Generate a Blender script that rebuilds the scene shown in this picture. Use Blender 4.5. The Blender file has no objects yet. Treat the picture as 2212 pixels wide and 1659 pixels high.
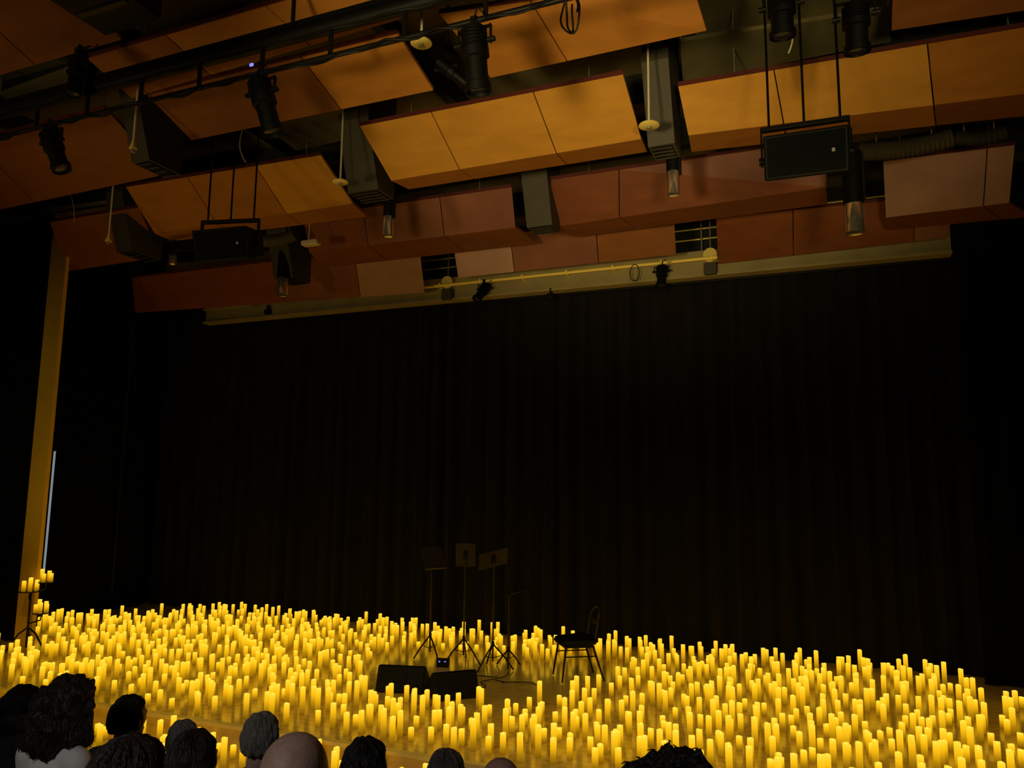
import bpy, math, random
from mathutils import Vector, Matrix, noise
random.seed(7)
S = bpy.context.scene
COL = S.collection
PI = math.pi
S.view_settings.view_transform = 'Standard'

# ------------------------------------------------------------ camera
F = 1661.0
CAM = Vector((0, 0, 2.3))
YAW, PITCH, ROLL = math.radians(22.5), math.atan((1060-829.5)/F), math.radians(0.6)
RM = Matrix.Rotation(YAW, 3, 'Z') @ Matrix.Rotation(PI/2+PITCH, 3, 'X') @ Matrix.Rotation(ROLL, 3, 'Z')
cd = bpy.data.cameras.new('camera'); cam = bpy.data.objects.new('camera', cd); COL.objects.link(cam)
cam.matrix_world = Matrix.Translation(CAM) @ RM.to_4x4()
cd.sensor_width = 36; cd.lens = F/2212*36; cd.clip_start = 0.05; cd.clip_end = 100
S.camera = cam
def ray(px, py): return RM @ Vector(((px-1106)/F, -(py-829.5)/F, -1))
def hz(px, py, z): d = ray(px, py); return CAM + d*((z-CAM.z)/d.z)
def hy(px, py, y): d = ray(px, py); return CAM + d*((y-CAM.y)/d.y)
def hx(px, py, x): d = ray(px, py); return CAM + d*((x-CAM.x)/d.x)
def proj(p):
    q = RM.transposed() @ (Vector(p)-CAM)
    if q.z > -0.01: return (-9999, -9999, 1)
    return (1106+F*q.x/-q.z, 829.5-F*q.y/-q.z, -q.z)

# ------------------------------------------------------------ materials
def mat(name, col, rough=0.6, metal=0.0, emis=None, estr=0.0, var=0.0, scale=6, bump=0.0, stretch=(1, 1, 1), sheen=0.0, spec=.5):
    m = bpy.data.materials.new(name); m.use_nodes = True
    nt = m.node_tree; b = nt.nodes['Principled BSDF']
    b.inputs['Base Color'].default_value = (*col, 1); b.inputs['Roughness'].default_value = rough
    b.inputs['Metallic'].default_value = metal; b.inputs['Specular IOR Level'].default_value = spec
    if sheen: b.inputs['Sheen Weight'].default_value = sheen
    if emis:
        b.inputs['Emission Color'].default_value = (*emis, 1); b.inputs['Emission Strength'].default_value = estr
    if var or bump:
        tc = nt.nodes.new('ShaderNodeTexCoord'); mp = nt.nodes.new('ShaderNodeMapping'); mp.inputs['Scale'].default_value = stretch
        n = nt.nodes.new('ShaderNodeTexNoise'); n.inputs['Scale'].default_value = scale; n.inputs['Detail'].default_value = 6
        nt.links.new(tc.outputs['Object'], mp.inputs['Vector']); nt.links.new(mp.outputs['Vector'], n.inputs['Vector'])
        if var:
            r = nt.nodes.new('ShaderNodeValToRGB')
            r.color_ramp.elements[0].position = 0.3; r.color_ramp.elements[1].position = 0.72
            r.color_ramp.elements[0].color = (*[c*(1-var) for c in col], 1)
            r.color_ramp.elements[1].color = (*[min(1, c*(1+var)) for c in col], 1)
            nt.links.new(n.outputs['Fac'], r.inputs['Fac']); nt.links.new(r.outputs['Color'], b.inputs['Base Color'])
        if bump:
            bp = nt.nodes.new('ShaderNodeBump'); bp.inputs['Strength'].default_value = bump; bp.inputs['Distance'].default_value = 0.01
            nt.links.new(n.outputs['Fac'], bp.inputs['Height']); nt.links.new(bp.outputs['Normal'], b.inputs['Normal'])
    return m
M = {}
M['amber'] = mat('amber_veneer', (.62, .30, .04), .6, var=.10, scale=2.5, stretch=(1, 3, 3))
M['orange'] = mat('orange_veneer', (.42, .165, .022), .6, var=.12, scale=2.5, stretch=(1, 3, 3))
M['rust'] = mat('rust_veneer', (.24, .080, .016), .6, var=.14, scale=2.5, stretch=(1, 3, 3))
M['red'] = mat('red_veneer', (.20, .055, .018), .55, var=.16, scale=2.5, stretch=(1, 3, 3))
M['mauve'] = mat('mauve_lit_veneer', (.23, .085, .055), .45, var=.22, scale=1.6)  # faint cool light on far boards, painted into the veneer colour
M['pink'] = mat('pink_lit_veneer', (.44, .26, .225), .35, var=.16, scale=1.6)  # patches of cool white light painted in as a pink board colour
M['edge'] = mat('dark_red_edge', (.09, .012, .008), .6)
M['ceil'] = mat('ceiling_deck', (.13, .11, .04), .85, var=.35, scale=1.2)
M['joist'] = mat('dark_joist', (.018, .016, .011), .8, var=.3, scale=3)
M['duct'] = mat('grey_olive_duct', (.052, .044, .024), .6, var=.12, scale=4)
M['black'] = mat('black_paint', (.003, .003, .003), .55, spec=.2)
M['blackm'] = mat('black_metal', (.005, .0045, .004), .5, .1, spec=.3)
M['blackp'] = mat('black_plastic', (.004, .0045, .004), .6, bump=.2, scale=120, spec=.2)
M['mesh'] = mat('speaker_mesh', (.005, .006, .005), .8, bump=.5, scale=300, spec=.1)
M['deskm'] = mat('dark_grey_desk_metal', (.026, .022, .014), .5, .1)
M['chrome'] = mat('chrome', (.93, .92, .92), .20, .92, bump=.03, scale=2)
M['steel'] = mat('steel_rod', (.35, .31, .23), .45, .4)
M['disc'] = mat('cream_disc', (.85, .66, .18), .5)
M['white'] = mat('off_white_plastic', (.70, .62, .42), .5)
M['badge'] = mat('grey_badge', (.28, .28, .28), .5)
M['yellowpipe'] = mat('yellow_pipe', (1, .78, .14), .5)
M['val'] = mat('bulkhead_paint', (.34, .275, .11), .7, var=.12, scale=3)
M['col'] = mat('column_paint', (.95, .60, .055), .75, var=.08, scale=2)
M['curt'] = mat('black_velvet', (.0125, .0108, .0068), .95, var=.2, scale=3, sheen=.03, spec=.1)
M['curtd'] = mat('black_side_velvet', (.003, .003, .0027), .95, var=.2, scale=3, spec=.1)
M['wall'] = mat('dark_wall', (.012, .010, .007), .9, var=.2, scale=2)
M['led'] = mat('blue_led', (.01, .01, .1), .3, emis=(.12, .14, 1), estr=2.2)
M['daylight'] = mat('daylight_slit', (.2, .2, .2), .5, emis=(.40, .50, .60), estr=.42)
M['lens'] = mat('lamp_lens', (.03, .03, .04), .08, .3)
M['paper'] = mat('sheet_paper', (.04, .034, .02), .8)
M['skin'] = mat('skin', (.40, .23, .16), .55, var=.12, bump=.2, scale=50)
M['skin2'] = mat('skin_pale', (.46, .29, .22), .55, var=.12, bump=.2, scale=50)
M['h_black'] = mat('black_hair', (.008, .006, .005), .5, bump=.8, scale=40, stretch=(3, 3, .5))
M['h_brown'] = mat('dark_brown_hair', (.022, .013, .008), .5, bump=.8, scale=40, stretch=(3, 3, .5))
M['h_grey'] = mat('grey_hair', (.22, .20, .17), .6, bump=.8, scale=40, stretch=(3, 3, .5), var=.3)
M['h_dgrey'] = mat('salt_and_pepper_hair', (.12, .105, .09), .6, bump=.8, scale=40, stretch=(3, 3, .5), var=.3)
M['c_white'] = mat('pale_grey_cloth', (.82, .80, .77), .85, bump=.4, scale=20)
M['c_dark'] = mat('dark_cloth', (.02, .02, .024), .85, bump=.4, scale=20)
M['c_blue'] = mat('navy_cloth', (.03, .04, .06), .85, bump=.4, scale=20)

def floor_mat(name, c1, c2, rough):
    m = bpy.data.materials.new(name); m.use_nodes = True; nt = m.node_tree; b = nt.nodes['Principled BSDF']
    tc = nt.nodes.new('ShaderNodeTexCoord'); br = nt.nodes.new('ShaderNodeTexBrick'); mp = nt.nodes.new('ShaderNodeMapping')
    br.inputs['Color1'].default_value = (*c1, 1); br.inputs['Color2'].default_value = (*c2, 1); br.inputs['Mortar'].default_value = (.3, .22, .08, 1)
    br.inputs['Scale'].default_value = 1; br.inputs['Mortar Size'].default_value = .003; br.inputs['Brick Width'].default_value = 1.8; br.inputs['Row Height'].default_value = .12
    nt.links.new(tc.outputs['Object'], mp.inputs['Vector']); nt.links.new(mp.outputs['Vector'], br.inputs['Vector'])
    n = nt.nodes.new('ShaderNodeTexNoise'); n.inputs['Scale'].default_value = 5
    mr = nt.nodes.new('ShaderNodeMapRange'); mr.inputs['To Min'].default_value = rough-.08; mr.inputs['To Max'].default_value = rough+.1
    nt.links.new(tc.outputs['Object'], n.inputs['Vector']); nt.links.new(n.outputs['Fac'], mr.inputs['Value'])
    nt.links.new(mr.outputs['Result'], b.inputs['Roughness']); nt.links.new(br.outputs['Color'], b.inputs['Base Color'])
    b.inputs['Coat Weight'].default_value = .7; b.inputs['Coat Roughness'].default_value = .14
    return m
M['stage'] = floor_mat('stage_boards', (.86, .63, .21), (.78, .57, .18), .24)
M['nosing'] = mat('stage_edge_strip', (.95, .76, .30), .4, var=.08, scale=6)
M['carpet'] = mat('audience_floor', (.10, .06, .03), .7, var=.2, scale=8)

# candle wax: lit from an LED inside near the top, so the glow falls off towards the foot
def candle_mat():
    m = bpy.data.materials.new('glowing_wax'); m.use_nodes = True; nt = m.node_tree; b = nt.nodes['Principled BSDF']
    b.inputs['Base Color'].default_value = (.16, .085, .01, 1); b.inputs['Roughness'].default_value = .5
    tc = nt.nodes.new('ShaderNodeTexCoord'); sp = nt.nodes.new('ShaderNodeSeparateXYZ')
    nt.links.new(tc.outputs['UV'], sp.inputs['Vector'])
    r = nt.nodes.new('ShaderNodeValToRGB'); e = r.color_ramp.elements
    e[0].position = 0; e[0].color = (.13, .062, .001, 1)
    e[1].position = 1; e[1].color = (2.2, 1.5, .22, 1)
    for p_, c_ in ((.30, (.36, .18, .002)), (.58, (.72, .375, .004)), (.80, (.96, .53, .010)), (.965, (1.06, .66, .04))):
        k = e.new(p_); k.color = (*c_, 1)
    nt.links.new(sp.outputs['Y'], r.inputs['Fac']); nt.links.new(r.outputs['Color'], b.inputs['Emission Color'])
    b.inputs['Emission Strength'].default_value = 1.08
    return m
M['wax'] = candle_mat()

# ------------------------------------------------------------ mesh builder
OFF = {}
class MB:
    def __init__(s): s.v = []; s.f = []
    def add(s, v, f):
        n = len(s.v); s.v += [Vector(p) for p in v]; s.f += [tuple(i+n for i in q) for q in f]; return s
    def box(s, lo, hi):
        x0, y0, z0 = lo; x1, y1, z1 = hi
        return s.add([(x0,y0,z0),(x1,y0,z0),(x1,y1,z0),(x0,y1,z0),(x0,y0,z1),(x1,y0,z1),(x1,y1,z1),(x0,y1,z1)],
                     [(0,3,2,1),(4,5,6,7),(0,1,5,4),(1,2,6,5),(2,3,7,6),(3,0,4,7)])
    def obox(s, c, size, R=Matrix.Identity(3)):
        a, b, d = [q/2 for q in size]; c = Vector(c)
        vs = [c + R @ Vector(p) for p in [(-a,-b,-d),(a,-b,-d),(a,b,-d),(-a,b,-d),(-a,-b,d),(a,-b,d),(a,b,d),(-a,b,d)]]
        return s.add(vs, [(0,3,2,1),(4,5,6,7),(0,1,5,4),(1,2,6,5),(2,3,7,6),(3,0,4,7)])
    def tube(s, p0, p1, r0, r1=None, n=10):
        return s.path([p0, p1], [r0, r0 if r1 is None else r1], n)
    def path(s, pts, r, n=8):
        pts = [Vector(p) for p in pts]
        if not isinstance(r, (list, tuple)): r = [r]*len(pts)
        vs = []; fs = []; up = None
        for i, p in enumerate(pts):
            t = (pts[min(i+1, len(pts)-1)]-pts[max(i-1, 0)])
            t = t.normalized() if t.length > 1e-9 else Vector((0, 0, 1))
            if up is None: up = t.orthogonal().normalized()
            else:
                up = up - t*up.dot(t); up = up.normalized() if up.length > 1e-6 else t.orthogonal().normalized()
            b = t.cross(up)
            for k in range(n):
                a = 2*PI*k/n; vs.append(p + (up*math.cos(a)+b*math.sin(a))*r[i])
        for i in range(len(pts)-1):
            for k in range(n):
                k2 = (k+1) % n; fs.append((i*n+k, i*n+k2, (i+1)*n+k2, (i+1)*n+k))
        fs.append(tuple(reversed(range(n)))); fs.append(tuple((len(pts)-1)*n+k for k in range(n)))
        return s.add(vs, fs)
    def lathe(s, prof, c=(0,0,0), R=Matrix.Identity(3), n=20):
        c = Vector(c); vs = []; fs = []
        for (r, z) in prof:
            for k in range(n):
                a = 2*PI*k/n; vs.append(c + R @ Vector((r*math.cos(a), r*math.sin(a), z)))
        for i in range(len(prof)-1):
            for k in range(n):
                k2 = (k+1) % n; fs.append((i*n+k, i*n+k2, (i+1)*n+k2, (i+1)*n+k))
        fs.append(tuple(reversed(range(n)))); fs.append(tuple((len(prof)-1)*n+k for k in range(n)))
        return s.add(vs, fs)
    def ball(s, c, r, R=Matrix.Identity(3), nu=16, nv=10, fn=None):
        if not isinstance(r, (list, tuple)): r = (r, r, r)
        c = Vector(c); vs = [c + R @ Vector((0, 0, -r[2]*(fn(Vector((0,0,-1))) if fn else 1)))]; fs = []
        for j in range(1, nv):
            t = -PI/2 + PI*j/nv
            for k in range(nu):
                a = 2*PI*k/nu; d = Vector((math.cos(t)*math.cos(a), math.cos(t)*math.sin(a), math.sin(t)))
                q = fn(d) if fn else 1
                vs.append(c + R @ Vector((d.x*r[0]*q, d.y*r[1]*q, d.z*r[2]*q)))
        vs.append(c + R @ Vector((0, 0, r[2]*(fn(Vector((0,0,1))) if fn else 1))))
        for k in range(nu): fs.append((0, 1+(k+1) % nu, 1+k))
        for j in range(nv-2):
            for k in range(nu):
                a = 1+j*nu+k; b = 1+j*nu+(k+1) % nu; fs.append((a, b, b+nu, a+nu))
        l = len(vs)-1; o = 1+(nv-2)*nu
        for k in range(nu): fs.append((o+k, o+(k+1) % nu, l))
        return s.add(vs, fs)
    def cap(s, p0, p1, r0, r1, n=14):
        s.tube(p0, p1, r0, r1, n); s.ball(p0, r0, nu=n, nv=8); s.ball(p1, r1, nu=n, nv=8); return s
    def prism(s, poly, vec):
        n = len(poly); poly = [Vector(p) for p in poly]; vec = Vector(vec)
        return s.add(poly+[p+vec for p in poly], [tuple(range(n)), tuple(reversed(range(n, 2*n)))] + [(i, i+n, (i+1) % n+n, (i+1) % n) for i in range(n)])
    def mesh(s, name, off=Vector((0,0,0)), smooth=True):
        me = bpy.data.meshes.new(name); me.from_pydata([tuple(p-off) for p in s.v], [], s.f); me.update()
        if smooth:
            for p in me.polygons: p.use_smooth = True
            me.set_sharp_from_angle(angle=math.radians(38))
        return me
    def build(s, name, m, parent=None, off=None, smooth=True, bevel=0):
        if off is None: off = OFF.get(parent.name, Vector((0,0,0))) if parent else Vector((0,0,0))
        off = Vector(off)
        me = s.mesh(name, off, smooth)
        import bmesh
        bm = bmesh.new(); bm.from_mesh(me); bmesh.ops.recalc_face_normals(bm, faces=bm.faces); bm.to_mesh(me); bm.free()
        me.materials.append(M[m] if isinstance(m, str) else m)
        o = bpy.data.objects.new(name, me); COL.objects.link(o)
        if parent: o.parent = parent
        else: o.location = off
        OFF[o.name] = off
        if bevel:
            b = o.modifiers.new('bevel', 'BEVEL'); b.width = bevel; b.segments = 2; b.limit_method = 'ANGLE'
        return o
def tag(o, label, cat, group=None, kind=None):
    o['label'] = label; o['category'] = cat
    if group: o['group'] = group
    if kind: o['kind'] = kind
    return o
def thing(name, label, cat, loc=(0,0,0), rz=0, group=None, local=False):
    o = bpy.data.objects.new(name, None); COL.objects.link(o); o.location = loc; o.rotation_euler = (0, 0, rz); o.empty_display_size = .1
    OFF[o.name] = Vector((0,0,0)) if local else Vector(loc)
    return tag(o, label, cat, group)
def struct(name, mb, m, smooth=False):
    o = mb.build(name, m, smooth=smooth); o['kind'] = 'structure'; return o

# ------------------------------------------------------------ room shell
CZ = 6.9
struct('ceiling', MB().box((-14.2, -3.2, CZ), (4.2, 12.2, CZ+.1)), 'ceil')
struct('wall_back', MB().box((-14.2, 12.1, -.5), (4.2, 12.2, CZ)), 'wall')
struct('wall_left', MB().box((-14.2, -3.2, -.5), (-14.1, 12.1, CZ)), 'wall')
struct('wall_right', MB().box((4.1, -3.2, -.5), (4.2, 12.1, CZ)), 'wall')
struct('wall_front', MB().box((-14.1, -3.2, -.5), (4.1, -3.1, CZ)), 'wall')
EDGE = 6.28; STEP = 5.62; ZS = -.22; ZL = -.42
struct('floor', MB().box((-14.1, EDGE, -.5), (4.1, 12.1, 0)), 'stage')
struct('trim_1', MB().box((-14.1, EDGE-.035, -.03), (4.1, EDGE+.035, .006)), 'nosing')
fl = MB().box((-14.1, STEP, -.5), (4.1, EDGE, ZS)); struct('floor_step', fl, 'stage')
struct('trim_8', MB().box((-14.1, STEP-.02, ZS-.03), (4.1, STEP+.02, ZS+.005)), 'nosing')
fl = MB().box((-14.1, 3.3, -.5), (4.1, STEP, ZL)); struct('floor_front', fl, 'stage')
fl = MB().box((-14.1, 2.25, -.5), (4.1, 3.3, 0)); struct('floor_row_two', fl, 'carpet')
fl = MB().box((-14.1, 1.0, -.5), (4.1, 2.25, .36)); struct('floor_row_three', fl, 'carpet')
fl = MB().box((-14.1, -3.1, -.5), (4.1, 1.0, .7)); struct('floor_row_four', fl, 'carpet')
jm = MB()
for y in (3.6, 5.4, 7.9, 9.1, 10.6): jm.box((-14.1, y, CZ-.35), (4.1, y+.14, CZ))
for x in (-9.3, -6.5, -3.9, -1.2, 1.4): jm.box((x, -3.1, CZ-.22), (x+.12, 12.1, CZ-.001))
struct('trim_2', jm, 'joist')

# bulkhead above the curtain
pB = hy(1250, 626, 11.4); xl = hy(445, 705, 11.4).x; xr = hy(2055, 548, 11.4).x; zB = pB.z
v = MB().box((xl, 11.38, zB+.035), (xr, 11.5, zB+.42)); struct('trim_3', v, 'val')
v = MB().box((xl, 11.30, zB), (xr, 11.5, zB+.035)); struct('trim_4', v, 'val')
pe = hy(500, 663, 11.1)
struct('trim_highlight', MB().box((hy(440, 668, 11.1).x, 11.08, pe.z-.02), (hy(545, 660, 11.1).x, 11.14, pe.z+.015)), 'val')  # thin strip standing in for a highlight along the bulkhead's left end

# ------------------------------------------------------------ curtains
def curtain(name, label, p0, p1, z0, z1, m, amp, freq, seed, thick_dir):
    p0 = Vector((*p0, 0)); p1 = Vector((*p1, 0)); L = (p1-p0).length; d = (p1-p0).normalized(); nrm = Vector((d.y, -d.x, 0))*thick_dir
    nx = int(L*48); nz = 14; mb = MB(); vs = []
    for j in range(nz+1):
        z = z0+(z1-z0)*j/nz; t = j/nz
        for i in range(nx+1):
            s_ = L*i/nx
            ph = s_*freq + 1.7*noise.noise(Vector((s_*.7, seed, 0))) * 2 + .25*noise.noise(Vector((s_*2, t*2, seed)))
            a = amp*(.55+.45*noise.noise(Vector((s_*1.3, seed+5, 0)))) * (1.15-.35*t)
            o_ = math.sin(ph)*a + .35*a*math.sin(ph*2.3+seed) + .2*amp*noise.noise(Vector((s_*1.5, t*3, seed)))
            vs.append(p0 + d*s_ + nrm*o_ + Vector((0, 0, z)))
    fs = [(j*(nx+1)+i, j*(nx+1)+i+1, (j+1)*(nx+1)+i+1, (j+1)*(nx+1)+i) for j in range(nz) for i in range(nx)]
    mb.add(vs, fs)
    o = mb.build(name, m, off=(p0+p1)/2+Vector((0, 0, z0)))
    for p in o.data.polygons: p.use_smooth = True
    return tag(o, label, 'curtain')
curtain('stage_curtain', 'long black pleated backdrop curtain hanging below the pale bulkhead across the stage', (-12.6, 11.76), (3.9, 11.76), .02, zB+.3, 'curt', .11, 19, 3, 1)
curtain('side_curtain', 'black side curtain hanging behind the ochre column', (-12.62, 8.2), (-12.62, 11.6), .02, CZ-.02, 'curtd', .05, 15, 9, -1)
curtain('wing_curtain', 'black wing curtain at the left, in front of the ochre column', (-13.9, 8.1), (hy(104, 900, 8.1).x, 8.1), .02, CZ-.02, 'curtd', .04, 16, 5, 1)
xrr = xr+.02
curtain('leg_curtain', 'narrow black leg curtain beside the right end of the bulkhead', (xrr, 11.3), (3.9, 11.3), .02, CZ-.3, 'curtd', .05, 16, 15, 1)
t = thing('curtain_rail', 'thin dark curtain rail under the bulkhead', 'rail', (0, 11.54, zB))
MB().box((xl, 11.52, zB-.03), (xr, 11.56, zB-.003)).build('track', 'blackm', t)
for k in (.02, .5, .98):
    x = xl+(xr-xl)*k; MB().box((x-.02, 11.525, zB-.003), (x+.02, 11.555, zB+.2)).build('bracket', 'blackm', t)

# column at left
cl = hy(106, 590, 8.0).x; cr = hy(140, 590, 8.0).x
struct('trim_6', MB().box((cl, 8.0, 0), (cr, 8.06, CZ)), 'col')
sl = MB(); a0 = hy(103, 975, 8.12); a1 = hy(84, 1240, 8.12)
sl.box((cr-.03, 8.11, a1.z), (cr+.006, 8.12, a0.z))
struct('window_1', sl, 'daylight')
sm = hx(290, 680, -12.5)
struct('trim_7', MB().box((-12.52, sm.y-.012, .3), (-12.50, sm.y+.012, sm.z)), 'joist')

# ------------------------------------------------------------ acoustic ceiling panels
def panel(label, NL, NR, FL, FR, z1, z2, mats, cuts=(), GL=None, GR=None, z3=None, flapmats=None, group=None):
    a = hz(*NL, z1); b = hz(*NR, z1); c = hz(*FL, z2); d = hz(*FR, z2)
    rt = thing('acoustic_panel', label, 'ceiling panel', (a+b+c+d)/4, group=group)
    if GL: g = hz(*GL, z3); h = hz(*GR, z3)
    ts = [0]+list(cuts)+[1]; th = Vector((0, .006, .03))
    for i in range(len(ts)-1):
        e = .006/((b-a).length)
        t0 = ts[i]+(e if i else 0); t1 = ts[i+1]-(e if i < len(ts)-2 else 0)
        q = [a.lerp(b, t0), a.lerp(b, t1), c.lerp(d, t1), c.lerp(d, t0)]
        MB().prism(q, th).build('panel_board', mats[min(i, len(mats)-1)], rt, smooth=False)
        if GL:
            q = [c.lerp(d, t0)+Vector((0,.008,.0)), c.lerp(d, t1)+Vector((0,.008,.0)), g.lerp(h, t1), g.lerp(h, t0)]
            fm = flapmats or mats
            MB().prism(q, Vector((0, 0, .03))).build('lower_board', fm[min(i, len(fm)-1)], rt, smooth=False)
    q = [a+Vector((0,-.012,-.004)), b+Vector((0,-.012,-.004)), b+Vector((0,-.001,-.004)), a+Vector((0,-.001,-.004))]
    MB().prism(q, Vector((0, 0, .04))).build('edge_strip', 'edge', rt, smooth=False)
    for tt in (.15, .85):
        p = a.lerp(b, tt).lerp(c.lerp(d, tt), .5)+Vector((0, 0, .02))
        MB().tube(p, (p.x, p.y, CZ), .006, n=6).build('hanger', 'steel', rt)
    return rt
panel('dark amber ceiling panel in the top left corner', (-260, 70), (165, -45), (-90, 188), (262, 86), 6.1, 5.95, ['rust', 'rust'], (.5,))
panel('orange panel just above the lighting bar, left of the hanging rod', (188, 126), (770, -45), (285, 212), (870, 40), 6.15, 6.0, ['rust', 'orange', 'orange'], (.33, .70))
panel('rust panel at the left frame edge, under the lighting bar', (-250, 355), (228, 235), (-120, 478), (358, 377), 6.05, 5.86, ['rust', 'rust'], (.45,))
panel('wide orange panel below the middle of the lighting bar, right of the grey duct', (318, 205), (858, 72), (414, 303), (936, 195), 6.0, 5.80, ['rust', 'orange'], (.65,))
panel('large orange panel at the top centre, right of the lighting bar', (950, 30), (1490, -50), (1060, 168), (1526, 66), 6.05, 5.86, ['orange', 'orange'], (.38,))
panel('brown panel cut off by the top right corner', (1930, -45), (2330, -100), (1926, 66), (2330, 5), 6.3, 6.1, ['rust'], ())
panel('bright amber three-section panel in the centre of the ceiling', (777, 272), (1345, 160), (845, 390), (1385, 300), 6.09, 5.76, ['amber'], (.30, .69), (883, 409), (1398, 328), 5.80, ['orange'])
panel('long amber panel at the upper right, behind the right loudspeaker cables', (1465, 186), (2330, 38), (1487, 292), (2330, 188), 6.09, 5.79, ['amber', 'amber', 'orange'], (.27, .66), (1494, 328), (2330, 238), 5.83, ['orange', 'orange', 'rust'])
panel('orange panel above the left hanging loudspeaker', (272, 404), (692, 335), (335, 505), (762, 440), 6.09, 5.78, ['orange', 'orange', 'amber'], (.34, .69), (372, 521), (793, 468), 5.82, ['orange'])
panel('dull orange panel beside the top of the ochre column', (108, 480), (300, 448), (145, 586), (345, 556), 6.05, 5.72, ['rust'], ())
panel('mauve-lit and brown panel behind the leftmost chrome downlight', (655, 468), (1105, 404), (668, 546), (1113, 491), 6.15, 5.74, ['red', 'mauve', 'mauve'], (.31, .68), (706, 578), (1162, 526), 5.77, ['rust'])
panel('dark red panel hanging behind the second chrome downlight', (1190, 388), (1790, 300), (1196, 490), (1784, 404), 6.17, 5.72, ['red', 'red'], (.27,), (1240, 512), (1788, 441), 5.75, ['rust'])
panel('pinkish-lit panel at the right edge beside the pale duct', (1908, 348), (2192, 313), (1914, 470), (2180, 438), 6.15, 5.68, ['pink'], (.80,), (1914, 498), (2230, 468), 5.72, ['rust'])
panel('dark red and pink-lit panel at the left end of the bulkhead', (285, 600), (905, 528), (292, 676), (917, 632), 6.02, 5.56, ['red', 'mauve', 'pink'], (.55, .80))
panel('panel with a pink-lit left end above the yellow pipe', (978, 520), (1456, 462), (990, 600), (1460, 550), 6.05, 5.60, ['pink', 'mauve', 'rust'], (.28, .67))
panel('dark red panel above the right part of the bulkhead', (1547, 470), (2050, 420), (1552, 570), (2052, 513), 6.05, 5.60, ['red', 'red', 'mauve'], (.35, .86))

# ------------------------------------------------------------ square ducts between the panels
def duct(px, py, w, l, zb, label):
    p = hz(px, py, zb); t = thing('air_duct', label, 'duct', (p.x, p.y, zb))
    prof = [(p.x, p.y, zb), (p.x, p.y+l, zb), (p.x, p.y+l, CZ), (p.x, p.y-.25, CZ), (p.x, p.y-.25, zb+.75)]
    MB().prism(prof, (w, 0, 0)).build('casing', 'duct', t, smooth=False)
    g = MB().box((p.x+.03, p.y+.03, zb-.012), (p.x+w-.03, p.y+l-.03, zb-.001)); g.build('outlet', 'black', t)
    n = 4
    for i in range(n):
        y = p.y+.05+(l-.1)*i/(n-1); MB().box((p.x+.03, y-.008, zb-.02), (p.x+w-.03, y+.008, zb-.006)).build('slat', 'duct', t)
duct(752, 418, .40, .34, 5.66, 'grey box duct between the amber panel and the left chrome downlight')
duct(1400, 318, .26, .34, 5.66, 'tall grey box duct to the right of the bright amber panel')
duct(285, 352, .24, .42, 5.62, 'grey box duct at the left below the lighting bar')
duct(1138, 492, .34, .30, 5.62, 'narrow grey duct between the mauve-lit and dark red panels')
duct(592, 602, .36, .42, 5.50, 'grey box duct above the left end of the curtain')
duct(252, 545, .30, .50, 5.55, 'grey box duct beside the left hanging loudspeaker')

# ------------------------------------------------------------ lighting bar
BY = 4.3
p0 = hy(0, 245, BY); p1 = hy(0, 290, BY); zt = (p0.z+hy(930, 0, BY).z)/2; zl = (p1.z+hy(1245, 0, BY).z)/2
t = thing('lighting_bar', 'long black lighting bar crossing the upper left of the ceiling', 'lighting bar', (-3, BY, zt))
MB().tube((-8.5, BY, zt), (3.5, BY, zt), .055, n=14).build('main_tube', 'blackm', t)
MB().box((-8.5, BY-.04, zt+.05), (3.5, BY+.04, zt+.09)).build('cable_tray', 'black', t)
MB().tube((-8.5, BY, zl), (3.5, BY, zl), .02, n=10).build('lower_pipe', 'blackm', t)
x = -8.2
while x < 3.4:
    MB().obox((x, BY, (zt+zl)/2), (.03, .02, zt-zl)).build('bracket', 'blackm', t); x += .62
cb = [( -8.5+i*.06, BY-.03+.02*math.sin(i*.9), zl-.012+.03*noise.noise(Vector((i*.21, 0, 0)))-.03*abs(math.sin(i*.165))) for i in range(200)]
MB().path(cb, .009, 6).build('power_cable', 'black', t)
cb = [( -8.5+i*.06, BY-.035+.015*math.sin(i*.7), zt-.055+.02*noise.noise(Vector((i*.3, 3, 0)))) for i in range(200)]
MB().path(cb, .012, 6).build('power_cable', 'black', t)
for px in (632, -300):
    q = hy(px, 60, BY); MB().tube((q.x, BY, zt), (q.x, BY, CZ), .016, n=8).build('suspension_rod', 'blackm', t)
q = hy(1233, 20, BY)
lp = [(q.x+.07*math.cos(a*.35)*(.6+.4*math.sin(a*.13)), BY+.02*math.sin(a), zl-.11+.13*math.sin(a*.35)) for a in range(38)]
tag(MB().path(lp, .007, 6).build('cable_loop', 'black', off=(q.x, BY, q.z)), 'coiled black cable hanging from the lower pipe at the top centre', 'cable')

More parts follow.
